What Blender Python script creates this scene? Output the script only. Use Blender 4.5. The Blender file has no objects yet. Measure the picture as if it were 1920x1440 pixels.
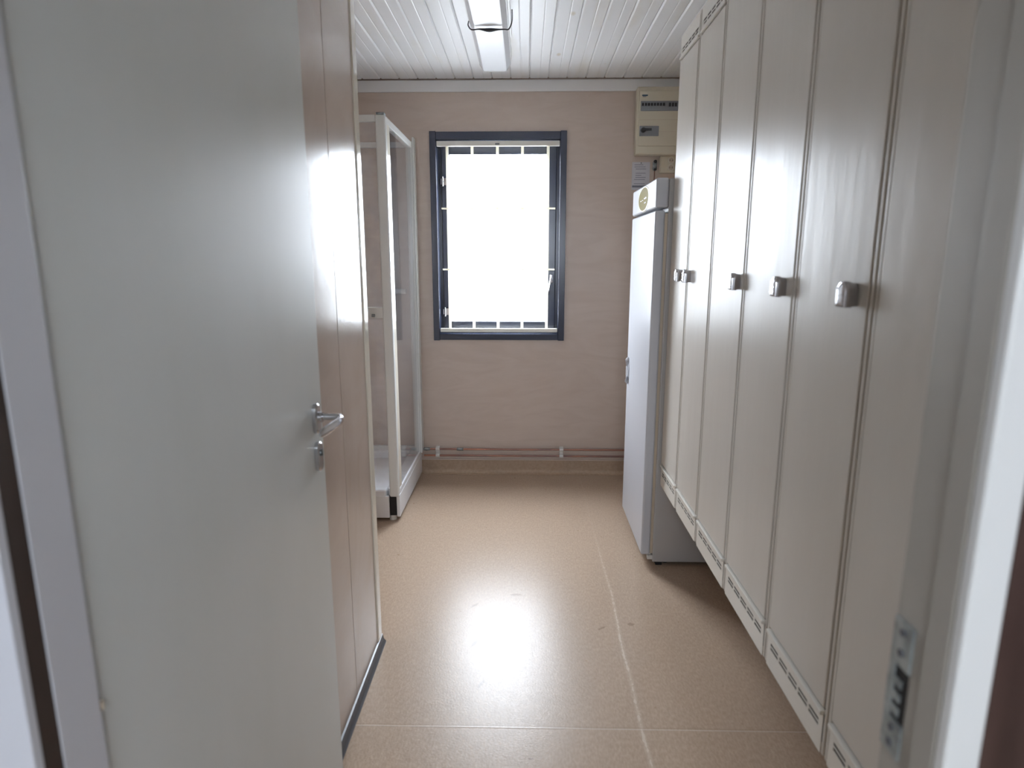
import bpy, bmesh, math, random
from mathutils import Vector, Matrix
random.seed(4)
sc = bpy.context.scene
COL = sc.collection
PI = math.pi

# ------------------------------------------------------------------ camera
cd = bpy.data.cameras.new('camera'); cam = bpy.data.objects.new('camera', cd); COL.objects.link(cam)
pit, yaw = math.radians(11.24), math.radians(1.23)
cam.location = (0, 0, 1.45)
cam.rotation_euler = (PI/2 - pit, 0, yaw)
cd.sensor_width = 36; cd.lens = 1188/1920*36
cd.clip_start = .02
cd.dof.use_dof = True; cd.dof.focus_distance = 3.4; cd.dof.aperture_fstop = 3.0
sc.camera = cam

# ------------------------------------------------------------------ world: bright overcast sky
w = bpy.data.worlds.new('overcast'); sc.world = w; w.use_nodes = True
bg = w.node_tree.nodes['Background']
# overcast sky: zenith brighter than the horizon
_n = w.node_tree.nodes; _l = w.node_tree.links
_tc = _n.new('ShaderNodeTexCoord'); _sp = _n.new('ShaderNodeSeparateXYZ'); _mr = _n.new('ShaderNodeMapRange')
_mr.inputs[3].default_value = 25; _mr.inputs[4].default_value = 50
_l.new(_tc.outputs['Generated'], _sp.inputs[0]); _l.new(_sp.outputs[2], _mr.inputs[0]); _l.new(_mr.outputs[0], bg.inputs[1])
bg.inputs[0].default_value = (.82, .90, 1.0, 1)
sc.view_settings.view_transform = 'Standard'
sc.view_settings.look = 'None'
sc.view_settings.gamma = 1
sc.view_settings.use_curve_mapping = False
sc.view_settings.exposure = 0.4
sc.cycles.max_bounces = 14; sc.cycles.diffuse_bounces = 9; sc.cycles.glossy_bounces = 6
sc.cycles.transparent_max_bounces = 16; sc.cycles.sample_clamp_indirect = 6
sc.cycles.caustics_reflective = False

def portal(loc, rot, sx, sy):
    l = bpy.data.lights.new('daylight_portal', 'AREA'); l.shape = 'RECTANGLE'; l.size = sx; l.size_y = sy
    l.cycles.is_portal = True
    o = bpy.data.objects.new('daylight_portal', l); COL.objects.link(o); o.location = loc; o.rotation_euler = rot
portal((-.17, 4.36, 1.57), (-PI/2, 0, 0), .72, 1.2)      # room window, shining to -y
portal((0, -1.52, 1.66), (PI/2, 0, 0), .74, .64)       # hall glazing, shining to +y

# ------------------------------------------------------------------ materials
def lin(c):
    return tuple((v/12.92 if v <= .04045 else ((v+.055)/1.055)**2.4) for v in [x/255 for x in c]) + (1,)
class M: pass
def mat(name, rgb, rough=.5, metal=0, spec=.5, coat=0, var=None, bump=None, sub=0, rvar=None):
    """var=(rgb2, scale xyz, detail, lo, hi); bump=(scale xyz, strength, dist)"""
    m = bpy.data.materials.new(name); m.use_nodes = True; nt = m.node_tree; N = nt.nodes; L = nt.links
    b = N['Principled BSDF']; b.inputs['Base Color'].default_value = lin(rgb)
    b.inputs['Roughness'].default_value = rough; b.inputs['Metallic'].default_value = metal
    b.inputs['Specular IOR Level'].default_value = spec
    if coat: b.inputs['Coat Weight'].default_value = coat; b.inputs['Coat Roughness'].default_value = .08
    geo = None
    def noise(scale, detail=4, dist=0):
        nonlocal geo
        if geo is None: geo = N.new('ShaderNodeNewGeometry')
        mp = N.new('ShaderNodeMapping'); mp.inputs['Scale'].default_value = scale
        L.new(geo.outputs['Position'], mp.inputs['Vector'])
        n = N.new('ShaderNodeTexNoise'); n.inputs['Scale'].default_value = 1; n.inputs['Detail'].default_value = detail
        n.inputs['Distortion'].default_value = dist
        L.new(mp.outputs[0], n.inputs['Vector']); return n.outputs['Fac']
    if var:
        rgb2, s, det, lo, hi = var[:5]
        f = noise(s, det, var[5] if len(var) > 5 else 0)
        r = N.new('ShaderNodeMapRange'); r.inputs[1].default_value = lo; r.inputs[2].default_value = hi
        L.new(f, r.inputs[0])
        mx = N.new('ShaderNodeMix'); mx.data_type = 'RGBA'
        mx.inputs[6].default_value = lin(rgb); mx.inputs[7].default_value = lin(rgb2)
        L.new(r.outputs[0], mx.inputs[0]); L.new(mx.outputs[2], b.inputs['Base Color'])
        m['_mix'] = mx.name
    if rvar:
        s, lo, hi = rvar; f = noise(s, 3)
        r = N.new('ShaderNodeMapRange'); r.inputs[1].default_value = .35; r.inputs[2].default_value = .65
        r.inputs[3].default_value = lo; r.inputs[4].default_value = hi
        L.new(f, r.inputs[0]); L.new(r.outputs[0], b.inputs['Roughness'])
    if bump:
        s, st, d = bump; f = noise(s, 5)
        bn = N.new('ShaderNodeBump'); bn.inputs['Strength'].default_value = st; bn.inputs['Distance'].default_value = d
        L.new(f, bn.inputs['Height']); L.new(bn.outputs[0], b.inputs['Normal'])
    return m

M.wall = mat('beige wood print wallboard', (192, 177, 166), .34, spec=.5, var=((186, 170, 158), (2.2, 2.2, 9), 6, .38, .66, 2.2), bump=((30, 30, 60), .12, .002), rvar=((4, 4, 4), .28, .4))
M.part = mat('beige glossy wallboard', (188, 174, 165), .18, spec=.4, var=((182, 166, 155), (3, 3, 3), 5, .35, .66, 1.5), bump=((34, 34, 60), .14, .002))
M.white = mat('white gloss paint', (228, 229, 230), .35)
M.ceil = mat('white painted pine boards', (236, 238, 241), .4, spec=.6, var=((229, 228, 224), (9, 1.6, 9), 4, .55, .75), bump=((90, 4, 90), .12, .001))
def knots(m):
    nt = m.node_tree; N = nt.nodes; L = nt.links; b = N['Principled BSDF']; src = b.inputs['Base Color'].links[0].from_socket
    g = N.new('ShaderNodeNewGeometry'); mp = N.new('ShaderNodeMapping'); mp.inputs['Scale'].default_value = (6.5, 3.0, .01)
    v = N.new('ShaderNodeTexVoronoi'); v.inputs['Scale'].default_value = 1; L.new(g.outputs['Position'], mp.inputs[0]); L.new(mp.outputs[0], v.inputs[0])
    r = N.new('ShaderNodeMapRange'); r.inputs[1].default_value = .04; r.inputs[2].default_value = .10; r.inputs[3].default_value = .7; r.inputs[4].default_value = 0
    L.new(v.outputs['Distance'], r.inputs[0]); x = N.new('ShaderNodeMix'); x.data_type = 'RGBA'; x.inputs[7].default_value = lin((206, 196, 176))
    L.new(r.outputs[0], x.inputs[0]); L.new(src, x.inputs[6]); L.new(x.outputs[2], b.inputs['Base Color'])
knots(M.ceil)
M.navy = mat('navy blue gloss paint', (38, 44, 62), .24, spec=.6)
M.cream = mat('cream enamel', (226, 224, 214), .35)
M.locker = mat('cream lacquered locker', (205, 200, 192), .31, spec=.12, var=((199, 193, 184), (3, 3, 1.2), 3, .35, .7), bump=((9, 9, 2.0), .18, .012))
M.lockedge = mat('beige locker edging', (190, 177, 158), .35)
M.lockvent = mat('off-white vent panel', (216, 212, 203), .35)
M.door = mat('pale grey-green door', (210, 213, 211), .27, spec=.36, var=((207, 210, 207), (2, 6, 2), 3, .4, .7), bump=((60, 60, 14), .06, .001))
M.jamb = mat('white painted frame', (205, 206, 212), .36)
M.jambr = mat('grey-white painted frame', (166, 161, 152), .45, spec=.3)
M.casing = mat('white gloss casing', (226, 226, 224), .35)
M.seal = mat('brown rubber seal', (50, 36, 28), .6)
M.brown = mat('dark brown wood panelling', (62, 47, 43), .25, var=((86, 66, 60), (14, 14, 2), 5, .35, .65))
M.chrome = mat('chrome', (200, 200, 204), .14, metal=1)
M.plate = mat('brushed zinc plate', (176, 184, 184), .42, metal=.7, var=((130, 138, 140), (60, 60, 60), 4, .4, .65))
M.satin = mat('polished chrome fitting', (205, 205, 208), .24, metal=1)
M.steel = mat('worn steel', (150, 156, 156), .38, metal=1, var=((95, 100, 102), (60, 60, 60), 4, .4, .65))
M.dark = mat('dark recess', (22, 20, 20), .7)
M.black = mat('black rubber', (24, 24, 27), .45)
M.grey = mat('grey plastic strip', (84, 86, 92), .35)
M.slot = mat('grey slot backing', (112, 106, 98), .7)
M.fridge = mat('white appliance enamel', (190, 192, 198), .3, spec=.2, bump=((120, 120, 120), .05, .0006))
M.fridge_side = mat('light grey appliance side', (176, 174, 172), .35)
M.alu = mat('white lacquered profile', (214, 216, 214), .2, spec=.6)
M.tray = mat('white acrylic', (226, 228, 232), .22, spec=.6)
M.copper = mat('copper pipe', (166, 116, 94), .36, metal=.6, var=((126, 98, 92), (5, 40, 40), 4, .42, .6))
M.clip = mat('white plastic clip', (205, 203, 198), .4)
M.gold = mat('olive gold display', (158, 148, 92), .15, spec=.7)
M.glint = mat('white print', (232, 234, 226), .4)
M.diff = mat('lamp diffuser acrylic', (224, 227, 232), .3, spec=.4)
M.boxm = mat('cream plastic', (204, 197, 178), .4)
M.boxlid = mat('smoked clear lid', (128, 130, 134), .15, spec=.6)
M.paper = mat('paper', (192, 192, 198), .7)
M.ink = mat('grey ink', (120, 122, 134), .7)
M.blueink = mat('blue print', (60, 90, 110), .6)
M.trimg = mat('cream gloss edge trim', (214, 208, 194), .09, spec=.8)
M.outg = mat('light ground', (238, 238, 237), .8, var=((226, 226, 224), (2, 2, 2), 4, .4, .6))

# grille: white lacquer that lets a little light through its thin edges
def mk_grille():
    m = bpy.data.materials.new('white lacquered bar'); m.use_nodes = True; nt = m.node_tree; N = nt.nodes; L = nt.links
    b = N['Principled BSDF']; b.inputs['Base Color'].default_value = lin((232, 228, 214)); b.inputs['Roughness'].default_value = .25
    t = N.new('ShaderNodeBsdfTranslucent'); t.inputs[0].default_value = lin((235, 232, 222))
    mx = N.new('ShaderNodeMixShader'); mx.inputs[0].default_value = .6
    L.new(b.outputs[0], mx.inputs[1]); L.new(t.outputs[0], mx.inputs[2]); L.new(mx.outputs[0], N['Material Output'].inputs[0])
    return m
M.grille = mk_grille()

def mk_glass(name, film, tint=(1, 1, 1), frost=(230, 232, 238), patch=False, ior=1.5):
    m = bpy.data.materials.new(name); m.use_nodes = True; nt = m.node_tree; N = nt.nodes; L = nt.links
    N.remove(N['Principled BSDF'])
    tr = N.new('ShaderNodeBsdfTransparent'); tr.inputs[0].default_value = (*tint, 1)
    gl = N.new('ShaderNodeBsdfGlossy'); gl.inputs['Roughness'].default_value = .02
    fr = N.new('ShaderNodeFresnel'); gb = N.new('ShaderNodeNewGeometry'); mi = N.new('ShaderNodeMapRange')      # thin pane: same Fresnel on both faces
    mi.inputs[3].default_value = ior; mi.inputs[4].default_value = 1/ior
    L.new(gb.outputs['Backfacing'], mi.inputs[0]); L.new(mi.outputs[0], fr.inputs[0])
    m1 = N.new('ShaderNodeMixShader'); L.new(fr.outputs[0], m1.inputs[0]); L.new(tr.outputs[0], m1.inputs[1]); L.new(gl.outputs[0], m1.inputs[2])
    out = m1
    if film:
        df = N.new('ShaderNodeBsdfDiffuse'); df.inputs[0].default_value = lin(frost)
        m2 = N.new('ShaderNodeMixShader'); m2.inputs[0].default_value = film
        if patch:
            g = N.new('ShaderNodeNewGeometry'); n = N.new('ShaderNodeTexNoise'); n.inputs['Scale'].default_value = 7; n.inputs['Detail'].default_value = 7
            L.new(g.outputs['Position'], n.inputs['Vector'])
            r = N.new('ShaderNodeMapRange'); r.inputs[1].default_value = .35; r.inputs[2].default_value = .7
            r.inputs[3].default_value = film*.4; r.inputs[4].default_value = film*1.8
            L.new(n.outputs['Fac'], r.inputs[0]); L.new(r.outputs[0], m2.inputs[0])
        L.new(m1.outputs[0], m2.inputs[1]); L.new(df.outputs[0], m2.inputs[2]); out = m2
    L.new(out.outputs[0], N['Material Output'].inputs[0]); return m
M.glass = mk_glass('window glass', 0)
M.sglass = mk_glass('shower glass with lime film', .14, patch=True)
M.sglass2 = mk_glass('shower side glass', .02, ior=1.35)

# ------------------------------------------------------------------ linoleum floor
def mk_floor():
    m = bpy.data.materials.new('tan linoleum'); m.use_nodes = True; nt = m.node_tree; N = nt.nodes; L = nt.links
    b = N['Principled BSDF']
    g = N.new('ShaderNodeNewGeometry')
    def nz(sc_, det, dist=0):
        mp = N.new('ShaderNodeMapping'); mp.inputs['Scale'].default_value = sc_; L.new(g.outputs['Position'], mp.inputs[0])
        n = N.new('ShaderNodeTexNoise'); n.inputs['Scale'].default_value = 1; n.inputs['Detail'].default_value = det; n.inputs['Distortion'].default_value = dist
        L.new(mp.outputs[0], n.inputs[0]); return n.outputs['Fac']
    def rng(s, a, b_, c=0, d=1):
        r = N.new('ShaderNodeMapRange'); r.inputs[1].default_value = a; r.inputs[2].default_value = b_; r.inputs[3].default_value = c; r.inputs[4].default_value = d
        L.new(s, r.inputs[0]); return r.outputs[0]
    def math_(op, a, b_=None, c=None):
        n = N.new('ShaderNodeMath'); n.operation = op
        for i, v in enumerate((a, b_, c)):
            if v is None: continue
            if isinstance(v, (int, float)): n.inputs[i].default_value = v
            else: L.new(v, n.inputs[i])
        return n.outputs[0]
    def mix(f, a, b_):
        x = N.new('ShaderNodeMix'); x.data_type = 'RGBA'
        if isinstance(f, float): x.inputs[0].default_value = f
        else: L.new(f, x.inputs[0])
        for i, v in ((6, a), (7, b_)):
            if isinstance(v, tuple): x.inputs[i].default_value = v
            else: L.new(v, x.inputs[i])
        return x.outputs[2]
    fine = rng(nz((150, 60, 60), 5), .35, .65)
    mid = rng(nz((60, 25, 25), 4, 0), .2, .9)
    c = mix(fine, lin((184, 163, 143)), lin((168, 147, 127)))
    c = mix(math_('MULTIPLY', mid, .45), c, lin((156, 135, 116)))
    wear = rng(nz((1.6, 1.6, 1.6), 4), .5, .75)
    c = mix(math_('MULTIPLY', wear, .08), c, lin((206, 190, 170)))
    sp = N.new('ShaderNodeSeparateXYZ'); L.new(g.outputs['Position'], sp.inputs[0])
    X, Y = sp.outputs[0], sp.outputs[1]
    # scuffed pale line along the weld, wandering a little in x
    wob = math_('MULTIPLY', math_('SUBTRACT', nz((1, 1.1, 1), 2), .5), .06)
    dx = math_('ABSOLUTE', math_('SUBTRACT', X, math_('ADD', wob, .376)))
    wid = rng(nz((45, 34, 1), 4), .42, .68, -.001, .007)
    ln = math_('LESS_THAN', dx, wid)
    soft = math_('MULTIPLY', rng(dx, .0, .011, 1, 0), .28)
    lf = math_('MAXIMUM', math_('MULTIPLY', ln, .6), soft)
    fade = rng(Y, 2.35, 3.2, .7, .08)
    c = mix(math_('MULTIPLY', lf, fade), c, lin((232, 224, 214)))
    # cross seam
    dy = math_('ABSOLUTE', math_('SUBTRACT', Y, 1.745))
    s2 = rng(dy, 0, .004, 1, 0)
    c = mix(math_('MULTIPLY', s2, .4), c, lin((214, 205, 198)))
    dy2 = math_('ABSOLUTE', math_('SUBTRACT', Y, 1.752)); s3 = rng(dy2, 0, .003, 1, 0)
    c = mix(math_('MULTIPLY', s3, .3), c, lin((110, 92, 80)))
    # a few small dark scuffs
    for mx_, my_, ra, rb, ca in ((-.038, 2.55, .028, .009, 0), (.31, 2.3, .022, .006, .6), (-.21, 2.46, .02, .007, .9), (-.19, 2.19, .03, .008, 1.2), (.43, 2.33, .016, .012, .3), (-.15, 1.95, .025, .006, 1.1), (.02, 1.62, .01, .004, 0)):
        u = math_('SUBTRACT', X, mx_); v = math_('SUBTRACT', Y, my_)
        a_ = math_('DIVIDE', math_('ADD', math_('MULTIPLY', u, math.cos(ca)), math_('MULTIPLY', v, math.sin(ca))), ra)
        b_ = math_('DIVIDE', math_('SUBTRACT', math_('MULTIPLY', v, math.cos(ca)), math_('MULTIPLY', u, math.sin(ca))), rb)
        d_ = math_('ADD', math_('MULTIPLY', a_, a_), math_('MULTIPLY', b_, b_))
        d_ = math_('ADD', d_, math_('MULTIPLY', math_('SUBTRACT', nz((120, 120, 1), 3), .5), 3))
        c = mix(rng(d_, .4, 1.1, .55, 0), c, lin((118, 96, 80)))
    L.new(c, b.inputs['Base Color'])
    rr = rng(nz((50, 30, 1), 2), 0, 1, .25, .34); L.new(rr, b.inputs['Roughness'])
    b.inputs['Specular IOR Level'].default_value = .27
    bn = N.new('ShaderNodeBump'); bn.inputs['Strength'].default_value = .25; bn.inputs['Distance'].default_value = .0015
    h = math_('ADD', nz((160, 160, 160), 3), math_('MULTIPLY', s2, 1.2)); L.new(h, bn.inputs['Height']); L.new(bn.outputs[0], b.inputs['Normal'])
    return m
M.floor = mk_floor()
M.cove = mat('tan linoleum upstand', (170, 148, 126), .55, var=((158, 136, 114), (60, 60, 60), 5, .35, .65))

# ------------------------------------------------------------------ mesh helpers
def bm_new(): return bmesh.new()
def bx(bm, x0, x1, y0, y1, z0, z1, bev=0, seg=2):
    t = bmesh.new()
    bmesh.ops.create_cube(t, size=1)
    for v in t.verts:
        v.co = Vector((x0+(v.co.x+.5)*(x1-x0), y0+(v.co.y+.5)*(y1-y0), z0+(v.co.z+.5)*(z1-z0)))
    if bev: bmesh.ops.bevel(t, geom=list(t.edges), offset=bev, segments=seg, affect='EDGES', profile=.5)
    me = bpy.data.meshes.new('t'); t.to_mesh(me); bm.from_mesh(me); bpy.data.meshes.remove(me); t.free(); return bm
def cyl(bm, p0, p1, r, n=20, r2=None, caps=True):
    p0, p1 = Vector(p0), Vector(p1); d = p1-p0
    q = Vector((0, 0, 1)).rotation_difference(d.normalized())
    bmesh.ops.create_cone(bm, cap_ends=caps, segments=n, radius1=r, radius2=r if r2 is None else r2, depth=d.length,
                          matrix=Matrix.Translation((p0+p1)/2) @ q.to_matrix().to_4x4()); return bm
def tube(bm, pts, r, n=12, radii=None):
    pts = [Vector(p) for p in pts]; rings = []
    for i, p in enumerate(pts):
        d = (pts[min(i+1, len(pts)-1)]-pts[max(i-1, 0)]).normalized()
        a = d.cross(Vector((0, 0, 1)));  a = a if a.length > .05 else d.cross(Vector((0, 1, 0)))
        a.normalize(); b = d.cross(a)
        rr = radii[i] if radii else r
        if not isinstance(rr, tuple): rr = (rr, rr)
        rings.append([bm.verts.new(p+a*math.cos(t*2*PI/n)*rr[0]+b*math.sin(t*2*PI/n)*rr[1]) for t in range(n)])
    for i in range(len(rings)-1):
        for k in range(n): bm.faces.new((rings[i][k], rings[i][(k+1) % n], rings[i+1][(k+1) % n], rings[i+1][k]))
    bm.faces.new(rings[0][::-1]); bm.faces.new(rings[-1]); return bm
def prism(bm, prof, axis, a0, a1, closed=True):
    """extrude a 2D profile; axis 'x': prof=(y,z), 'y': (x,z), 'z': (x,y)"""
    def pt(p, a): return {'x': (a, p[0], p[1]), 'y': (p[0], a, p[1]), 'z': (p[0], p[1], a)}[axis]
    A = [bm.verts.new(pt(p, a0)) for p in prof]; B = [bm.verts.new(pt(p, a1)) for p in prof]; n = len(prof)
    for i in range(n if closed else n-1): bm.faces.new((A[i], A[(i+1) % n], B[(i+1) % n], B[i]))
    if closed: bm.faces.new(A[::-1]); bm.faces.new(B)
    return bm
def ring_wall(bm, X, Z, y0, y1, hole):
    """slab in the xz plane with a rectangular hole"""
    (x0, x1), (z0, z1), (hx0, hx1, hz0, hz1) = X, Z, hole
    bx(bm, x0, hx0, y0, y1, z0, z1); bx(bm, hx1, x1, y0, y1, z0, z1)
    if hz0 > z0: bx(bm, hx0, hx1, y0, y1, z0, hz0)
    bx(bm, hx0, hx1, y0, y1, hz1, z1); return bm
def flat_normals(o):          # keep large faces truly flat beside their rounded edges
    md = o.modifiers.new('weighted_normal', 'WEIGHTED_NORMAL'); md.keep_sharp = True; md.weight = 100
def obj(name, bm, m, parent=None, smooth=True, **props):
    bmesh.ops.recalc_face_normals(bm, faces=bm.faces)
    me = bpy.data.meshes.new(name); bm.to_mesh(me); bm.free()
    me.materials.append(m)
    if smooth:
        me.shade_smooth()
        try: me.set_sharp_from_angle(angle=math.radians(32))
        except Exception: pass
    o = bpy.data.objects.new(name, me); COL.objects.link(o)
    if smooth: flat_normals(o)
    if parent:
        o.parent = parent
        o.matrix_parent_inverse = Matrix.Translation(-parent.location) if parent.type == 'EMPTY' else Matrix.Identity(4)
    for k, v in props.items(): o[k] = v
    return o
def struct(name, bm, m, label, cat, smooth=False): return obj(name, bm, m, None, smooth, kind='structure', label=label, category=cat)
def thing(name, loc, label, cat, group=None, kind=None):
    o = bpy.data.objects.new(name, None); COL.objects.link(o); o.location = loc; o.empty_display_size = .05
    o['label'] = label; o['category'] = cat
    if group: o['group'] = group
    if kind: o['kind'] = kind
    return o
B = bm_new

# ------------------------------------------------------------------ dimensions
HC = 2.519; YB = 4.144; XL = -1.53; XR = 1.22; YF = .647; YC = .56; DX0, DX1 = -.498, .41

# ------------------------------------------------------------------ room shell
bm = B(); bx(bm, -2.2, 2.2, -1.6, YB+.02, -.06, 0)
floor = struct('floor', bm, M.floor, 'tan mottled linoleum floor with a pale scuffed line and a cross seam', 'floor')

bm = ring_wall(B(), (XL, XR), (0, HC+.05), YB, YB+.2, (-.585, .237, .94, 2.2))
struct('wall_back', bm, M.wall, 'beige wood-print wall at the far end around the window', 'wall')
struct('wall_right', bx(B(), XR, XR+.1, YC, YB+.2, 0, HC+.05), M.wall, 'beige wall behind the lockers and freezer', 'wall')
struct('wall_left', bx(B(), XL-.1, XL, YC, YB+.2, 0, HC+.05), M.wall, 'beige outer wall beside the shower cabinet', 'wall')
wf = struct('wall_front', ring_wall(B(), (XL, XR), (0, HC+.05), YC+.012, YF, (DX0-.03, DX1+.03, 0, 2.1)), M.wall, 'wall that holds the doorway', 'wall')

# partition: panels as parts with a joint between them
part_ = thing('wall_partition', (-.58, 1.4, 0), 'glossy beige partition wall behind the open door, ending in a cream trim', 'wall', kind='structure')
obj('panel', bx(B(), -.592, -.55, YF, 1.8385, .0, HC, .0015), M.part, part_)
obj('panel', bx(B(), -.592, -.55, 1.8415, 2.14, .0, HC, .0015), M.part, part_)
obj('joint_strip', bx(B(), -.59, -.5535, 1.836, 1.844, 0, HC), M.lockedge, part_)
obj('end_trim', bx(B(), -.60, -.5455, 2.135, 2.186, .0, HC, .004, 3), M.trimg, part_)
obj('return_panel', bx(B(), XL, -.597, 2.12, 2.176, 0, HC), M.wall, part_)

# strip of dark grey plastic at the foot of the partition
prof = [(-.5495, 0), (-.532, 0), (-.532, .006), (-.5395, .014), (-.544, .034), (-.5495, .036)]
struct('baseboard_partition', prism(B(), prof, 'y', YF+.002, 2.19), M.grey, 'dark grey plastic skirting strip along the foot of the partition', 'skirting', True)

# linoleum upstands (cove)
def cove(name, axis, base, sgn, a0, a1, label):
    r = .03
    prof = [(base-sgn*.0, 0.0)]
    prof.append((base-sgn*r, 0.0))
    for i in range(7):
        t = i/6*PI/2; prof.append((base-sgn*(r-math.sin(t)*(r-.004)), .002+r-math.cos(t)*r))
    prof += [(base-sgn*.004, .096), (base, .099)]
    return struct(name, prism(B(), prof, axis, a0, a1), M.cove, label, 'skirting', True)
cove('baseboard_back', 'x', YB, 1, XL+.05, XR-.05, 'linoleum coved up the foot of the far wall')
cove('baseboard_right', 'y', XR, 1, YF, YB, 'linoleum coved up the wall under the lockers')
cove('baseboard_left', 'y', XL, -1, 2.18, YB, 'linoleum coved up the wall beside the shower')
struct('trim_1', bx(B(), XL, XR, YB-.012, YB, 2.446, HC-.006, .002), M.white, 'white painted cornice board between far wall and ceiling', 'trim')
struct('trim_2', bx(B(), XL, XR, YB-.014, YB, .099, .108, .001), M.wall, 'thin beige edging above the coved linoleum', 'trim')

# ceiling of tongue-and-groove boards
ceil = struct('ceiling', bx(B(), -2.2, 2.2, -1.6, YB+.2, HC+.016, HC+.08), M.dark, 'white painted tongue-and-groove board ceiling', 'ceiling')
pitch = .1133; xb = -.888 - 6*pitch; meshes = []
def board_mesh(k):
    w_ = pitch-.0015; c = .006
    prof = [(0, .016), (0, .006), (c, 0), (w_*.52, 0), (w_*.52+.004, .0015), (w_*.52+.008, .0), (w_-c, 0), (w_, .006), (w_, .016)]
    bm = prism(B(), prof, 'y', YF+.002, YB-.016)
    bmesh.ops.recalc_face_normals(bm, faces=bm.faces)
    me = bpy.data.meshes.new('ceiling_board'); bm.to_mesh(me); bm.free(); me.materials.append(M.ceil); return me
bme = board_mesh(0)
k = 0
while xb + pitch < XR+.12:
    o = bpy.data.objects.new('ceiling_board', bme); COL.objects.link(o)
    o.location = (xb, 0, HC+random.uniform(-.0006, .0006)); o.parent = ceil
    xb += pitch; k += 1

# ------------------------------------------------------------------ window
win = thing('window_1', (-.175, YB, .92), 'dark navy framed window in the far wall, blown out by daylight', 'window', kind='structure')
cx0, cx1, cz0, cz1 = -.601, .2505, .923, 2.2155
cw = .036
for a in ((cx0, cx0+cw+.004, cz0-.003, cz1+.003), (cx1-cw-.004, cx1, cz0-.003, cz1+.003)):
    obj('casing_board', bx(B(), a[0], a[1], YB-.022, YB+.005, a[2], a[3], .002), M.navy, win)
obj('casing_board', bx(B(), cx0+cw+.004, cx1-cw-.004, YB-.018, YB+.005, cz1-.046, cz1, .002), M.navy, win)
obj('casing_board', bx(B(), cx0+cw+.004, cx1-cw-.004, YB-.018, YB+.005, cz0, cz0+.037, .002), M.navy, win)
ix0, ix1, iz0, iz1 = cx0+cw+.004, cx1-cw-.004, cz0+.037, cz1-.046
def frame(name, x0, x1, z0, z1, y0, y1, t, m, par, bev=.002, tt=None, tb=None):
    tt = tt or t; tb = tb or t
    bm = B(); bx(bm, x0, x0+t, y0, y1, z0, z1, bev); bx(bm, x1-t, x1, y0, y1, z0, z1, bev)
    bx(bm, x0+t-.001, x1-t+.001, y0, y1, z1-tt, z1, bev); bx(bm, x0+t-.001, x1-t+.001, y0, y1, z0, z0+tb, bev)
    return obj(name, bm, m, par, kind='part') if False else obj(name, bm, m, par)
frame('reveal', ix0-.013, ix1+.013, iz0-.013, iz1+.013, YB+.0, YB+.12, .013, M.navy, win)
frame('outer_frame', ix0-.01, ix1+.01, iz0-.01, iz1+.01, YB+.10, YB+.19, .03, M.navy, win)
sash = frame('sash', ix0+.016, ix1-.016, iz0+.016, iz1-.016, YB+.086, YB+.14, .053, M.navy, win, .006, tt=.058, tb=.06)
obj('gasket', bx(B(), ix0+.015, ix0+.019, YB+.08, YB+.09, iz0+.02, iz1-.02), M.black, win)
obj('pane', bx(B(), ix0+.06, ix1-.06, YB+.108, YB+.112, iz0+.06, iz1-.06), M.glass, win)
# hinges and latch
for z in (1.93, 1.10):
    bm = B(); cyl(bm, (-.535, YB+.07, z-.03), (-.535, YB+.07, z+.03), .006, 12); bx(bm, -.53, -.505, YB+.078, YB+.086, z-.022, z+.022, .002); bx(bm, -.55, -.54, YB+.075, YB+.085, z-.018, z+.018, .002)
    obj('hinge', bm, M.chrome, win)
bm = B(); bx(bm, .155, .178, YB+.075, YB+.087, 1.29, 1.345, .004); cyl(bm, (.166, YB+.075, 1.32), (.166, YB+.055, 1.32), .008, 14)
tube(bm, [(.166, YB+.05, 1.325), (.158, YB+.048, 1.29), (.15, YB+.046, 1.25), (.146, YB+.046, 1.215)], .008, 10, radii=[(.008, .006), (.01, .006), (.011, .006), (.007, .005)])
obj('window_latch', bm, M.chrome, win)

# white grille bolted in front of the window
gr = thing('window_grille', (-.175, YB-.01, .96), 'white steel security grille of five bars across the window', 'grille')
obj('rail', bx(B(), -.557, .2065, YB-.016, YB+.012, 2.131, 2.161, .002), M.cream, gr)
obj('rail', bx(B(), -.557, .2065, YB-.016, YB+.012, .975, .998, .002), M.cream, gr)
for x in (-.494, -.338, -.180, -.024, .136):
    obj('bar', bx(B(), x-.0085, x+.0085, YB-.002, YB+.012, .99, 2.14, .003), M.grille, gr)
for z in (1.757, 1.378):
    obj('crossbar', cyl(B(), (-.535, YB-.004, z), (.184, YB-.004, z), .0055, 12), M.grille, gr)
obj('latch', bx(B(), -.193, -.166, YB-.02, YB-.014, 2.138, 2.146, .001), M.grey, gr)

# ------------------------------------------------------------------ doorway frame and hall side
fr = thing('trim_3', (0, .6, 0), 'white painted door frame the photograph is taken through', 'door frame', kind='structure')
T = 2.08
obj('jamb', bx(B(), DX0-.03, DX0, YC+.024, YF, 0, T, .002), M.jamb, fr, label='lavender-white left jamb by the hinges')
obj('seal', bx(B(), DX0-.02, DX0-.0012, YC, YC+.024, 0, T, .0), M.seal, fr, label='brown rubber seal strip')
obj('casing', bx(B(), DX0-.08, DX0-.001, YC-.012, YC, 0, T+.06, .0015), M.jamb, fr)
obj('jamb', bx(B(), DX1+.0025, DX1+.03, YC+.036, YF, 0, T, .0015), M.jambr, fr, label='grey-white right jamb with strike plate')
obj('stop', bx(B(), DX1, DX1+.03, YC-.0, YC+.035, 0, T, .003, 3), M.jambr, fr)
obj('casing', bx(B(), DX1+.0005, DX1+.036, YC-.016, YC, 0, T+.06, .004, 3), M.casing, fr)
obj('head', bx(B(), DX0-.03, DX1+.03, YC, YF, T, T+.03, .002), M.jamb, fr)
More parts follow.
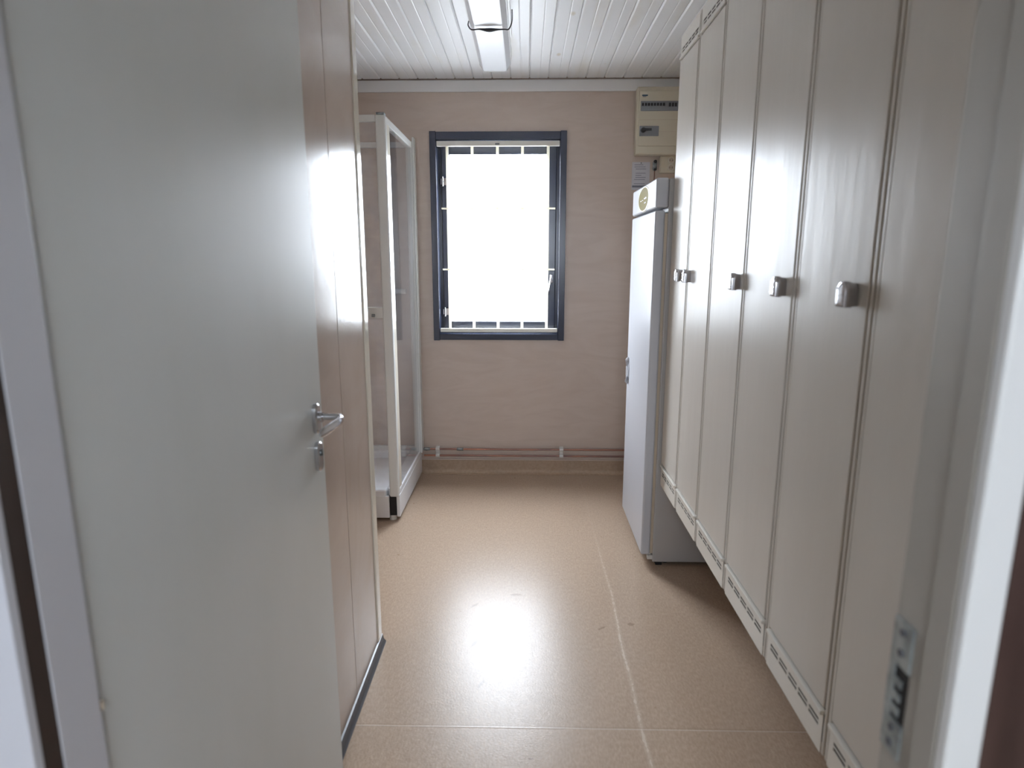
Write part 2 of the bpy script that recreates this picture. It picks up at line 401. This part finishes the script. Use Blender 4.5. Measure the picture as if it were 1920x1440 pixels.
obj('head_casing', bx(B(), DX0-.08, DX1+.036, YC-.014, YC, T+.002, T+.062, .002), M.jamb, fr)
# strike plate: steel plate with a latch pocket and ribs, screws
xs = DX1+.0025
zA, zB = .905, 1.065
bm = B(); bx(bm, xs-.0025, xs+.001, .612, .6462, zA, .948, .0008); bx(bm, xs-.0025, xs+.001, .612, .6462, 1.012, zB, .0008); bx(bm, xs-.0025, xs+.001, .636, .6462, .947, 1.013)
sp = obj('strike_plate', bm, M.plate, fr)
obj('latch_pocket', bx(B(), xs-.0006, xs+.004, .613, .637, .947, 1.013), M.dark, sp)
for z in (.953, .970, .987): obj('rib', bx(B(), xs-.0022, xs+.0005, .622, .637, z, z+.010, .0006), M.plate, sp)
for z in (.917, .936, 1.028, 1.052): obj('screw', cyl(B(), (xs-.004, .629, z), (xs-.002, .629, z), .0042, 12), M.grey, sp)

# hall shell behind the camera
struct('wall_hall_right', bx(B(), DX1+.03, 2.2, YC-.0, YC+.0118, 0, 2.6), M.brown, 'dark brown wood panelling of the hall right of the doorway', 'wall')
struct('wall_hall_left', bx(B(), -2.2, DX0-.03, YC-.0, YC+.0118, 0, 2.6), M.brown, 'dark brown panelling of the hall left of the doorway', 'wall')
struct('wall_hall_head', bx(B(), DX0-.03, DX1+.03, YC-.0, YC+.0118, 2.111, 2.6), M.brown, 'dark brown panelling above the doorway', 'wall')
struct('wall_hall_east', bx(B(), 2.1, 2.2, -1.5, YC, 0, 2.6), M.white, 'white end wall of the hall, right', 'wall')
struct('wall_hall_west', bx(B(), -2.2, -2.1, -1.5, YC, 0, 2.6), M.white, 'white end wall of the hall, left', 'wall')
struct('wall_hall_rear', ring_wall(B(), (-2.2, 2.2), (0, 2.6), -1.6, -1.5, (-.36, .36, 1.35, 1.97)), M.white, 'outer wall of the hall with its wide window', 'wall')
w2 = thing('window_2', (0, -1.55, 1.35), 'wide window of the hall behind the photographer', 'window', kind='structure')
frame('frame', -.36, .36, 1.35, 1.97, -1.58, -1.52, .03, M.white, w2)
obj('mullion', bx(B(), -.015, .015, -1.57, -1.53, 1.38, 1.94), M.white, w2)
obj('hall_ceiling_lining', bx(B(), -2.1, 2.1, -1.5, YC, HC+.0, HC+.015), M.white, ceil)

# ------------------------------------------------------------------ door (open, hinged left)
door = thing('door_1', (DX0-.004, YF+.004, 0), 'pale grey-green flush door standing open on the left', 'door', kind='structure')
DL = .846
def dobj(name, bm, m, par=door, **kw):          # built in the door's own frame: +y along the leaf, +x the visible face
    bmesh.ops.recalc_face_normals(bm, faces=bm.faces)
    me = bpy.data.meshes.new(name); bm.to_mesh(me); bm.free(); me.materials.append(m); me.shade_smooth(); me.set_sharp_from_angle(angle=math.radians(32))
    o = bpy.data.objects.new(name, me); COL.objects.link(o); o.parent = par; flat_normals(o)
    for k_, v in kw.items(): o[k_] = v
    return o
leaf = dobj('leaf', bx(B(), -.04, 0, .002, DL, .012, 2.062, .004, 3), M.door)
for z in (.45, .93, 1.72): dobj('hinge', cyl(B(), (.001, .001, z-.005), (.001, .001, z+.005), .003, 12), M.lockedge)
hy = DL-.055
bm = B()
def pill(bm, x0, x1, yc, zc, hw, hh, n=20, dome=.003):
    rings = []
    for x, s in ((x0, 1), (x1-dome, 1), (x1, .8)):
        ring = []
        for i in range(n):
            t = 2*PI*i/n; c_, s_ = math.cos(t), math.sin(t)
            yy = hw*s*c_; zz = (hh-hw)*(1 if s_ > 0 else -1)*(1 if abs(s_) > 1e-6 else 0)+hw*s*s_
            ring.append(bm.verts.new((x, yc+yy, zc+zz)))
        rings.append(ring)
    for a, b_ in zip(rings, rings[1:]):
        for i in range(n): bm.faces.new((a[i], a[(i+1) % n], b_[(i+1) % n], b_[i]))
    bm.faces.new(rings[0][::-1]); bm.faces.new(rings[-1]); return bm
pill(bm, 0, .011, hy, 1.078, .017, .036)
rose = dobj('handle_rose', bm, M.satin)
bm = pill(B(), 0, .011, hy, .985, .017, .036); keyp = dobj('lock_rose', bm, M.satin)
bm = B(); cyl(bm, (.011, hy, .995), (.013, hy, .995), .0085, 16); cyl(bm, (.011, hy, .995-.0), (.0135, hy, .995), .003, 8); dobj('lock_cylinder', bm, M.steel, keyp)
dobj('keyhole', bx(B(), .0128, .0138, hy-.001, hy+.001, .988, 1.0), M.dark, keyp)
bm = B(); cyl(bm, (.008, hy, 1.082), (.02, hy, 1.082), .0125, 18)
# lever: neck straight out, then turns back along the leaf towards the hinge, drooping a little
tube(bm, [(.014, hy, 1.083), (.035, hy, 1.083), (.054, hy, 1.083), (.062, hy-.004, 1.082), (.067, hy-.016, 1.081), (.066, hy-.04, 1.079), (.062, hy-.065, 1.077), (.057, hy-.09, 1.075), (.052, hy-.11, 1.073), (.05, hy-.116, 1.072)], .01, 16,
     radii=[(.007, .008), (.007, .008), (.0075, .0085), (.0075, .0085), (.0075, .009), (.007, .0105), (.0065, .0115), (.006, .0115), (.005, .010), (.003, .006)])
dobj('lever', bm, M.chrome)
# leaf angle so that its face passes the measured far edge
ang = math.atan2((-.332*(YF+.004+DL)) - (DX0-.004), DL)
door.rotation_euler = (0, 0, -ang)

# ------------------------------------------------------------------ lockers
LX = .63; KX = .63
joints = [2.82, 2.509, 2.19, 1.851, 1.503, 1.166, .82]
zb, zd0, zd1, zt = .417, .522, 2.237, 2.33
def vent_mesh(x0, ya, yb, z0, z1, zs):
    """thin plate in the yz plane with two rows of five ventilation slots"""
    n = 5; m_ = .014; per = (yb-ya-2*m_)/n
    zr = [z0, zs-.0092, zs-.0018, zs+.0018, zs+.0092, z1]
    ys = [ya]
    for i in range(n): ys += [ya+m_+i*per+.0045, ya+m_+(i+1)*per-.0045]
    ys.append(yb)
    bm = B(); V = {}
    def v(i, j):
        if (i, j) not in V: V[(i, j)] = bm.verts.new((x0, ys[i], zr[j]))
        return V[(i, j)]
    for i in range(len(ys)-1):
        for j in range(5):
            if j in (1, 3) and i % 2 == 1: continue
            bm.faces.new((v(i, j), v(i+1, j), v(i+1, j+1), v(i, j+1)))
    geom = bmesh.ops.extrude_face_region(bm, geom=list(bm.faces))
    bmesh.ops.translate(bm, verts=[e for e in geom['geom'] if isinstance(e, bmesh.types.BMVert)], vec=(.0015, 0, 0))
    return bm
knobpos = {0: 2.598, 1: 2.468, 2: 1.90, 3: 1.568, 4: 1.232, 5: .9}
lab = ['cream wall-hung locker next to the white freezer, farthest from the doorway',
       'cream locker second from the freezer, its knob paired with its neighbour',
       'cream locker third from the freezer, with a brightly glinting chrome knob',
       'cream locker fourth from the freezer, brightest window glare on its door',
       'cream locker fifth from the freezer, with the largest fully visible knob',
       'cream locker nearest the doorway, partly hidden by the door frame']
def knob(par, y, z, k):
    bm = B(); x = LX
    # D-shaped housing standing on the door with a domed front
    prof = []
    w_, h_ = .0165, .0235
    pts = [(-w_, -h_), (w_, -h_), (w_, h_*.45)] + [(w_*math.cos(t), h_*.45+w_*.95*math.sin(t)) for t in [PI*i/10 for i in range(1, 10)]] + [(-w_, h_*.45)]
    rings = []
    for dx, s in ((0, .86), (-.013, .9), (-.016, 1), (-.026, 1), (-.030, .9), (-.032, .7)):
        rings.append([bm.verts.new((x+dx, y+p[0]*s, z+p[1]*s)) for p in pts])
    n = len(pts)
    for a, b_ in zip(rings, rings[1:]):
        for i in range(n): bm.faces.new((a[i], a[(i+1) % n], b_[(i+1) % n], b_[i]))
    bm.faces.new(rings[0][::-1]); bm.faces.new(rings[-1])
    kb = obj('knob', bm, M.chrome, par)
    for dz in (-.012, .0, .012):
        obj('grip_rib', bx(B(), x-.0335, x-.031, y-.011, y+.011, z+dz-.001, z+dz+.001, .0004), M.chrome, kb)
    obj('lock_slot', bx(B(), x-.0326, x-.031, y-.001, y+.001, z+.015, z+.021), M.dark, kb)
for k in range(6):
    y1, y0 = joints[k], joints[k+1]
    lk = thing('locker', ((LX+1.2)/2, (y0+y1)/2, zb), lab[k], 'locker', 'cream lockers in a row on the right wall')
    e = .0006
    bm = B(); bx(bm, LX+.004, XR-.002, y0+e, y0+.018, zb, zt, .0008); bx(bm, LX+.004, XR-.002, y1-.018, y1-e, zb, zt, .0008)
    bx(bm, LX+.01, XR-.002, y0+.017, y1-.017, zb+.001, zb+.02); bx(bm, LX+.01, XR-.002, y0+.017, y1-.017, zt-.02, zt-.001); bx(bm, XR-.012, XR-.002, y0+.017, y1-.017, zb+.01, zt-.01)
    obj('body', bm, M.lockedge, lk)
    obj('edge_strip', bx(B(), LX-.001, LX+.005, y0+.0035, y0+.0135, zb+.004, zt-.002, .002), M.locker, lk)
    obj('edge_strip', bx(B(), LX-.001, LX+.005, y1-.0135, y1-.0035, zb+.004, zt-.002, .002), M.locker, lk)
    dr = obj('door', bx(B(), LX-.003, LX+.015, y0+.017, y1-.017, zd0+.002, zd1-.002, .003, 3), M.locker, lk)
    bm = vent_mesh(LX-.002, y0+.016, y1-.016, zb+.002, zd0-.012, zd0-.043); bp = obj('vent_panel', bm, M.lockvent, lk, smooth=False)
    obj('panel_lip', bx(B(), LX-.010, LX+.004, y0+.016, y1-.016, zd0-.013, zd0-.003, .003), M.lockvent, bp)
    obj('panel_lip', bx(B(), LX-.008, LX+.004, y0+.016, y1-.016, zd1+.003, zd1+.012, .003), M.lockvent, bp)
    bm = vent_mesh(LX-.002, y0+.016, y1-.016, zd1+.010, zt-.001, zd1+.034); bp = obj('vent_panel', bm, M.lockvent, lk, smooth=False)
    obj('vent_backing', bx(B(), LX+.006, LX+.009, y0+.018, y1-.018, zb+.02, zd0-.006), M.slot, lk)
    obj('vent_backing', bx(B(), LX+.006, LX+.009, y0+.018, y1-.018, zd1+.006, zt-.004), M.slot, lk)
    knob(lk, knobpos[k], 1.381, k)

# ------------------------------------------------------------------ freezer
fz = thing('freezer', (.88, 3.13, 0), 'tall white upright freezer with an oval gold display', 'freezer')
fy0, fy1 = 2.83, 3.435; fx = .556
obj('body', bx(B(), .612, XR-.02, fy0, fy1, .018, 1.785, .006, 3), M.fridge_side, fz)
obj('top_panel', bx(B(), fx, .612, fy0+.001, fy1-.001, 1.662, 1.787, .010, 4), M.fridge, fz)
dr = obj('door', bx(B(), fx, .600, fy0+.001, fy1-.001, .055, 1.652, .010, 4), M.fridge, fz)
obj('gasket', bx(B(), .599, .613, fy0+.01, fy1-.01, .06, 1.64), M.lockedge, fz)
obj('plinth', bx(B(), .63, .66, fy0+.01, fy1-.01, .0, .06), M.dark, fz)
bm = B(); bx(bm, .588, .615, fy0+.004, fy0+.03, .03, .052, .003); cyl(bm, (.6, fy0+.02, .04), (.6, fy0+.02, .06), .007, 12); obj('door_hinge', bm, M.clip, fz)
for yy in (fy0+.05, fy1-.05): obj('foot', cyl(B(), (.68, yy, 0), (.68, yy, .02), .018, 16), M.black, fz)
def disc_x(bm, x0, x1, yc, zc, ry, rz, n=36, s=.93):
    R_ = [[bm.verts.new((x, yc+ry*q*math.cos(2*PI*i/n), zc+rz*q*math.sin(2*PI*i/n))) for i in range(n)] for x, q in ((x0, 1), (x1, s))]
    for i in range(n): bm.faces.new((R_[0][i], R_[0][(i+1) % n], R_[1][(i+1) % n], R_[1][i]))
    bm.faces.new(R_[0][::-1]); bm.faces.new(R_[1]); return bm
bm = disc_x(B(), fx+.002, fx-.0025, 3.11, 1.722, .150, .060); bez = obj('display_bezel', bm, M.cream, fz)
dsp = obj('display', disc_x(B(), fx-.002, fx-.0040, 3.11, 1.722, .136, .053), M.gold, bez, label='olive gold oval window')
for yy, zz, a, b_ in ((3.17, 1.717, .016, .0016), (3.125, 1.7175, .008, .0014), (3.05, 1.723, .013, .0035), (3.08, 1.722, .009, .003), (3.055, 1.703, .006, .0022), (3.075, 1.702, .006, .0022)):
    obj('mark', bx(B(), fx-.0046, fx-.0036, yy-a, yy+a, zz-b_, zz+b_, .0004), M.glint, dsp)
bm = B(); tube(bm, [(fx+.004, 3.385, .79), (fx-.006, 3.383, .80), (fx-.009, 3.382, .83), (fx-.009, 3.382, .88), (fx-.006, 3.383, .91), (fx+.004, 3.385, .92)], .01, 14, radii=[(.004, .014)]*6)
obj('handle', bm, M.fridge, dr)

# ------------------------------------------------------------------ shower cabinet
sw = thing('shower_cabinet', (-1.11, 3.7, 0), 'white framed glass shower cabinet in the far left corner', 'shower')
sx0, sx1, sy0, sy1 = -1.505, -.697, 3.315, 4.105; zt_ = 2.147; ztr = .185
# tray: floor, rims, aprons
bm = B(); bx(bm, sx0, -.772, sy0+.008, sy0+.07, .13, ztr, .012, 3); bx(bm, -.775, sx1-.004, sy0+.05, sy1, .13, ztr, .012, 3)
bx(bm, sx0, -.77, sy1-.06, sy1, .13, ztr, .012, 3); bx(bm, sx0, sx0+.06, sy0+.03, sy1-.03, .13, ztr, .012, 3)
bx(bm, sx0+.02, -.72, sy0+.04, sy1-.02, .11, .135)
tray = obj('tray', bm, M.tray, sw)
obj('apron', bx(B(), sx0, -.757, sy0+.004, sy0+.022, .022, .15, .004), M.tray, sw)
obj('apron', bx(B(), sx1-.022, sx1-.002, sy0+.022, sy1, .022, .15, .004), M.tray, sw)
obj('corner_gap', bx(B(), -.757, -.722, sy0+.024, sy0+.05, .03, .15), M.dark, sw)
obj('drain', cyl(B(), (-1.1, 3.7, .134), (-1.1, 3.7, .139), .045, 24), M.chrome, tray)
for px, py in ((-.745, 3.36), (-1.45, 3.36), (-.74, 4.05)): obj('foot', cyl(B(), (px, py, 0), (px, py, .03), .02, 16), M.clip, sw)
# corner post
post = obj('post', bx(B(), -.750, -.699, sy0-.004, sy0+.04, .148, 2.146, .009, 4), M.alu, sw)
obj('post_cap', bx(B(), -.745, -.703, sy0-.002, sy0+.036, 2.146, 2.157, .003), M.steel, post)
obj('post', bx(B(), -.739, -.699, sy1-.05, sy1-.004, .17, 2.15, .006, 3), M.alu, sw)
obj('wall_profile', bx(B(), -.699, -.688, sy1-.045, YB-.016, .17, 2.172, .002), M.alu, sw)
obj('post', bx(B(), sx0, sx0+.04, sy0, sy0+.04, .15, 2.146, .006, 3), M.alu, sw)
# rails
obj('rail', bx(B(), sx0+.04, -.749, sy0+.002, sy0+.03, 2.114, 2.147, .004), M.alu, sw)
obj('rail', bx(B(), -.735, -.702, sy0+.038, sy1-.048, 2.110, 2.147, .005), M.alu, sw)
obj('rail', bx(B(), sx0+.04, -.738, sy1-.032, sy1-.004, 2.114, 2.147, .004), M.alu, sw)
obj('rail', bx(B(), sx0+.04, -.738, sy1-.032, sy1-.004, ztr-.002, ztr+.028, .004), M.alu, sw)
cr = obj('rail', bx(B(), sx0+.04, -.749, sy0+.004, sy0+.026, 1.138, 1.197, .005), M.alu, sw)
bm = B(); bx(bm, -.808, -.79, sy0-.006, sy0+.006, 1.146, 1.162, .003); cyl(bm, (-.799, sy0-.005, 1.154), (-.799, sy0-.014, 1.154), .005, 12); obj('latch', bm, M.steel, cr)
# glass
obj('pane', bx(B(), sx0+.035, -.749, sy0+.012, sy0+.016, ztr, 1.14), M.sglass, sw)
obj('pane', bx(B(), sx0+.035, -.749, sy0+.012, sy0+.016, 1.195, 2.116), M.sglass, sw)
bm = bx(B(), -.002, .002, 0, .70, ztr, 2.112)
sg = obj('pane', bm, M.sglass2, sw); sg.matrix_parent_inverse = Matrix.Translation(-sw.location); sg.location = (-.7085, sy0+.035, 0); 
st_ = obj('stile', bx(B(), -.016, 0, -.03, .03, ztr, 2.112, .003), M.trimg, sw); st_.location = (-.7015, sy0+.072, 0); st_.rotation_euler = (0, 0, math.radians(-2.2))
# mixer on the back wall inside
bm = B(); cyl(bm, (-.86, YB-.04, 1.24), (-.72, YB-.04, 1.24), .017, 18); cyl(bm, (-.83, YB-.04, 1.24), (-.83, YB, 1.24), .012, 12); cyl(bm, (-.75, YB-.04, 1.24), (-.75, YB, 1.24), .012, 12)
mx_ = obj('shower_mixer', bm, M.alu); mx_['label'] = 'small shower mixer on the wall inside the cabinet'; mx_['category'] = 'mixer tap'
mx_.location = (-.05, 0, 0)

# ------------------------------------------------------------------ pipes
def pipe(z, label, joints_):
    t = thing('copper_pipe', (.25, YB-.03, z), label, 'pipe', 'copper heating pipes along the far wall')
    obj('pipe', cyl(B(), (sx1+.012, YB-.03, z), (XR-.006, YB-.03, z), .0065, 16), M.copper, t)
    for x in joints_:
        bm = B(); cyl(bm, (x-.022, YB-.03, z), (x+.022, YB-.03, z), .0085, 16); cyl(bm, (x-.01, YB-.03, z), (x+.01, YB-.03, z), .0115, 6); cyl(bm, (x-.021, YB-.03, z), (x-.012, YB-.03, z), .0105, 6); cyl(bm, (x+.012, YB-.03, z), (x+.021, YB-.03, z), .0105, 6)
        obj('coupling', bm, M.steel, t)
pipe(.181, 'upper copper pipe low on the far wall, with two steel couplings', (-.44, -.665))
pipe(.136, 'lower copper pipe just above the coved floor edge', ())
for x, lb in ((-.592, 'white double pipe clip beside the shower tray'), (.245, 'white double pipe clip near the freezer')):
    bm = B(); bx(bm, x-.013, x+.013, YB-.024, YB-.001, .122, .196, .003)
    for z in (.181, .136): cyl(bm, (x-.013, YB-.03, z), (x+.013, YB-.03, z), .0125, 18)
    o = obj('pipe_clip', bm, M.clip, None, label=lb, category='pipe clip', group='pipe clips on the copper pipes')

# ------------------------------------------------------------------ ceiling lamp with cable
lp = thing('ceiling_lamp', (-.172, 3.1, HC), 'long white batten ceiling lamp with a prismatic cover', 'lamp')
ly0, ly1 = 2.2, 3.72
obj('housing', bx(B(), -.262, -.083, ly0+.01, ly1-.008, HC-.022, HC-.001, .002), M.white, lp)
prof = [(-.256, HC-.020), (-.256, HC-.034), (-.236, HC-.066), (-.228, HC-.069), (-.116, HC-.069), (-.108, HC-.066), (-.088, HC-.034), (-.088, HC-.020)]
obj('diffuser', prism(B(), prof, 'y', ly0, ly1), M.diff, lp)
obj('end_cap', prism(B(), [(-.172+(a+.172)*1.02, b_-.0012) for a, b_ in prof], 'y', ly1-.003, ly1+.006), M.white, lp)
obj('side_channel', bx(B(), -.083, -.072, 2.2, 3.35, HC-.016, HC-.001, .002), M.white, lp)
zc = HC-.076
pts = [(-.262, 3.12, HC-.02), (-.262, 3.08, HC-.05), (-.245, 3.055, zc), (-.21, 3.045, zc-.002), (-.17, 3.045, zc-.006), (-.13, 3.045, zc-.004), (-.10, 3.055, zc), (-.08, 3.07, zc+.006), (-.066, 3.05, zc+.03), (-.064, 2.98, HC-.024), (-.066, 2.8, HC-.022), (-.066, 2.3, HC-.022)]
def smooth(pts, n=5):
    P_ = [Vector(p) for p in pts]; out = []
    for i in range(len(P_)-1):
        a, b_, c, d = P_[max(i-1, 0)], P_[i], P_[i+1], P_[min(i+2, len(P_)-1)]
        for k_ in range(n):
            t = k_/n; out.append(.5*((2*b_)+(c-a)*t+(2*a-5*b_+4*c-d)*t*t+(3*b_-a-3*c+d)*t**3))
    return out+[P_[-1]]
sp_ = smooth(pts[:10], 6)
rad = [(.0030 + .0055*math.exp(-((p.x+.165)/.03)**2) if p.z < zc+.003 else .0028) for p in sp_]
o = obj('lamp_cable', tube(B(), sp_, .003, 10, radii=rad), M.black); o['label'] = 'thin black cable looped under the ceiling lamp'; o['category'] = 'cable'

# ------------------------------------------------------------------ electrical things on the far wall
fb = thing('fuse_box', (.82, YB, 2.07), 'cream plastic fuse box high on the far wall', 'fuse box')
yb_ = YB-.085
obj('housing', bx(B(), .662, 1.0, yb_, YB-.013, 2.067, 2.452, .008, 3), M.boxm, fb)
obj('cover', bx(B(), .674, .988, yb_-.010, yb_+.002, 2.115, 2.425, .004), M.boxm, fb)
obj('groove', bx(B(), .676, .986, yb_-.0108, yb_-.009, 2.262, 2.2645), M.lockedge, fb)
obj('groove', bx(B(), .676, .986, yb_-.0108, yb_-.009, 2.195, 2.197), M.lockedge, fb)
wn = obj('breaker_window', bx(B(), .682, .915, yb_-.014, yb_-.009, 2.312, 2.368, .002), M.boxlid, fb, label='smoked window over a row of breakers')
for i in range(12):
    x = .693+i*.0178
    if i == 8: continue
    obj('breaker_switch', bx(B(), x-.005, x+.006, yb_-.019, yb_-.013, 2.336 + (.004 if i < 8 else 0), 2.356, .001), M.black, wn)
wn = obj('main_switch_plate', bx(B(), .679, .795, yb_-.014, yb_-.009, 2.170, 2.228, .002), M.boxlid, fb, label='grey window with a round black switch')
obj('rotary_switch', cyl(B(), (.70, yb_-.014, 2.202), (.70, yb_-.03, 2.202), .0145, 20), M.black, wn)
obj('switch_lever', bx(B(), .71, .752, yb_-.017, yb_-.013, 2.202, 2.216, .002), M.black, wn)
obj('maker_mark', bx(B(), .688, .722, yb_-.0112, yb_-.0095, 2.396, 2.404, .0006), M.blueink, fb)
obj('maker_mark', bx(B(), .692, .712, yb_-.0112, yb_-.0095, 2.391, 2.395, .0006), M.ink, fb)

so = thing('wall_socket', (.87, YB, 1.96), 'cream double socket below the fuse box', 'socket')
obj('housing', bx(B(), .822, .955, YB-.045, YB, 1.965, 2.068, .012, 4), M.boxm, so)
for z in (2.038, 1.995):
    bm = B(); n = 20
    cyl(bm, (.888, YB-.05, z), (.888, YB-.043, z), .019, 24); s_ = obj('outlet', bm, M.cream, so)
    obj('outlet_well', cyl(B(), (.888, YB-.051, z), (.888, YB-.049, z), .0155, 24), M.lockedge, s_)
    for dx in (-.007, .007): obj('hole', cyl(B(), (.888+dx, YB-.0516, z), (.888+dx, YB-.0508, z), .0028, 10), M.dark, s_)
obj('top_lip', bx(B(), .824, .953, YB-.05, YB-.02, 2.063, 2.070, .002), M.lockedge, so)

th = thing('wall_hook', (.797, YB, 1.98), 'small grey metal wall fitting between notice and socket', 'fitting')
obj('plate', bx(B(), .784, .810, YB-.014, YB, 1.985, 2.035, .004), M.steel, th)
obj('knob', cyl(B(), (.797, YB-.012, 2.035), (.797, YB-.026, 2.035), .010, 16), M.black, th)
obj('knob', cyl(B(), (.797, YB-.012, 1.988), (.797, YB-.022, 1.988), .008, 16), M.black, th)
obj('cord', tube(B(), [(.797, YB-.006, 1.985), (.798, YB-.006, 1.95), (.796, YB-.006, 1.9), (.797, YB-.006, 1.8)], .0035, 8), M.copper, th)

pn = thing('paper_notice', (.72, YB, 1.87), 'sheet of printed paper pinned above the freezer', 'notice')
obj('sheet', bx(B(), .658, .768, YB-.004, YB-.001, 1.868, 2.034), M.paper, pn)
random.seed(9)
for i in range(11):
    z = 2.018-i*.0125
    x0 = .672+random.choice((0, 0, .008)); x1 = .745-random.uniform(0, .03)
    if i in (3, 8): continue
    obj('print_line', bx(B(), x0, x1, YB-.0046, YB-.0038, z-.0016, z+.0016), M.ink, pn)
obj('print_block', bx(B(), .662, .764, YB-.0046, YB-.0038, 1.883, 1.895), M.ink, pn)
obj('pin', cyl(B(), (.713, YB-.004, 2.028), (.713, YB-.009, 2.028), .004, 12), M.steel, pn)

# ------------------------------------------------------------------ outside ground
struct('ground_outside', bx(B(), -30, 30, YB+.3, 60, -.5, -.45), M.outg, 'pale ground outside the window', 'ground')
struct('ground_outside_rear', bx(B(), -30, 30, -60, -1.8, -.5, -.45), M.outg, 'pale ground outside the hall window', 'ground')
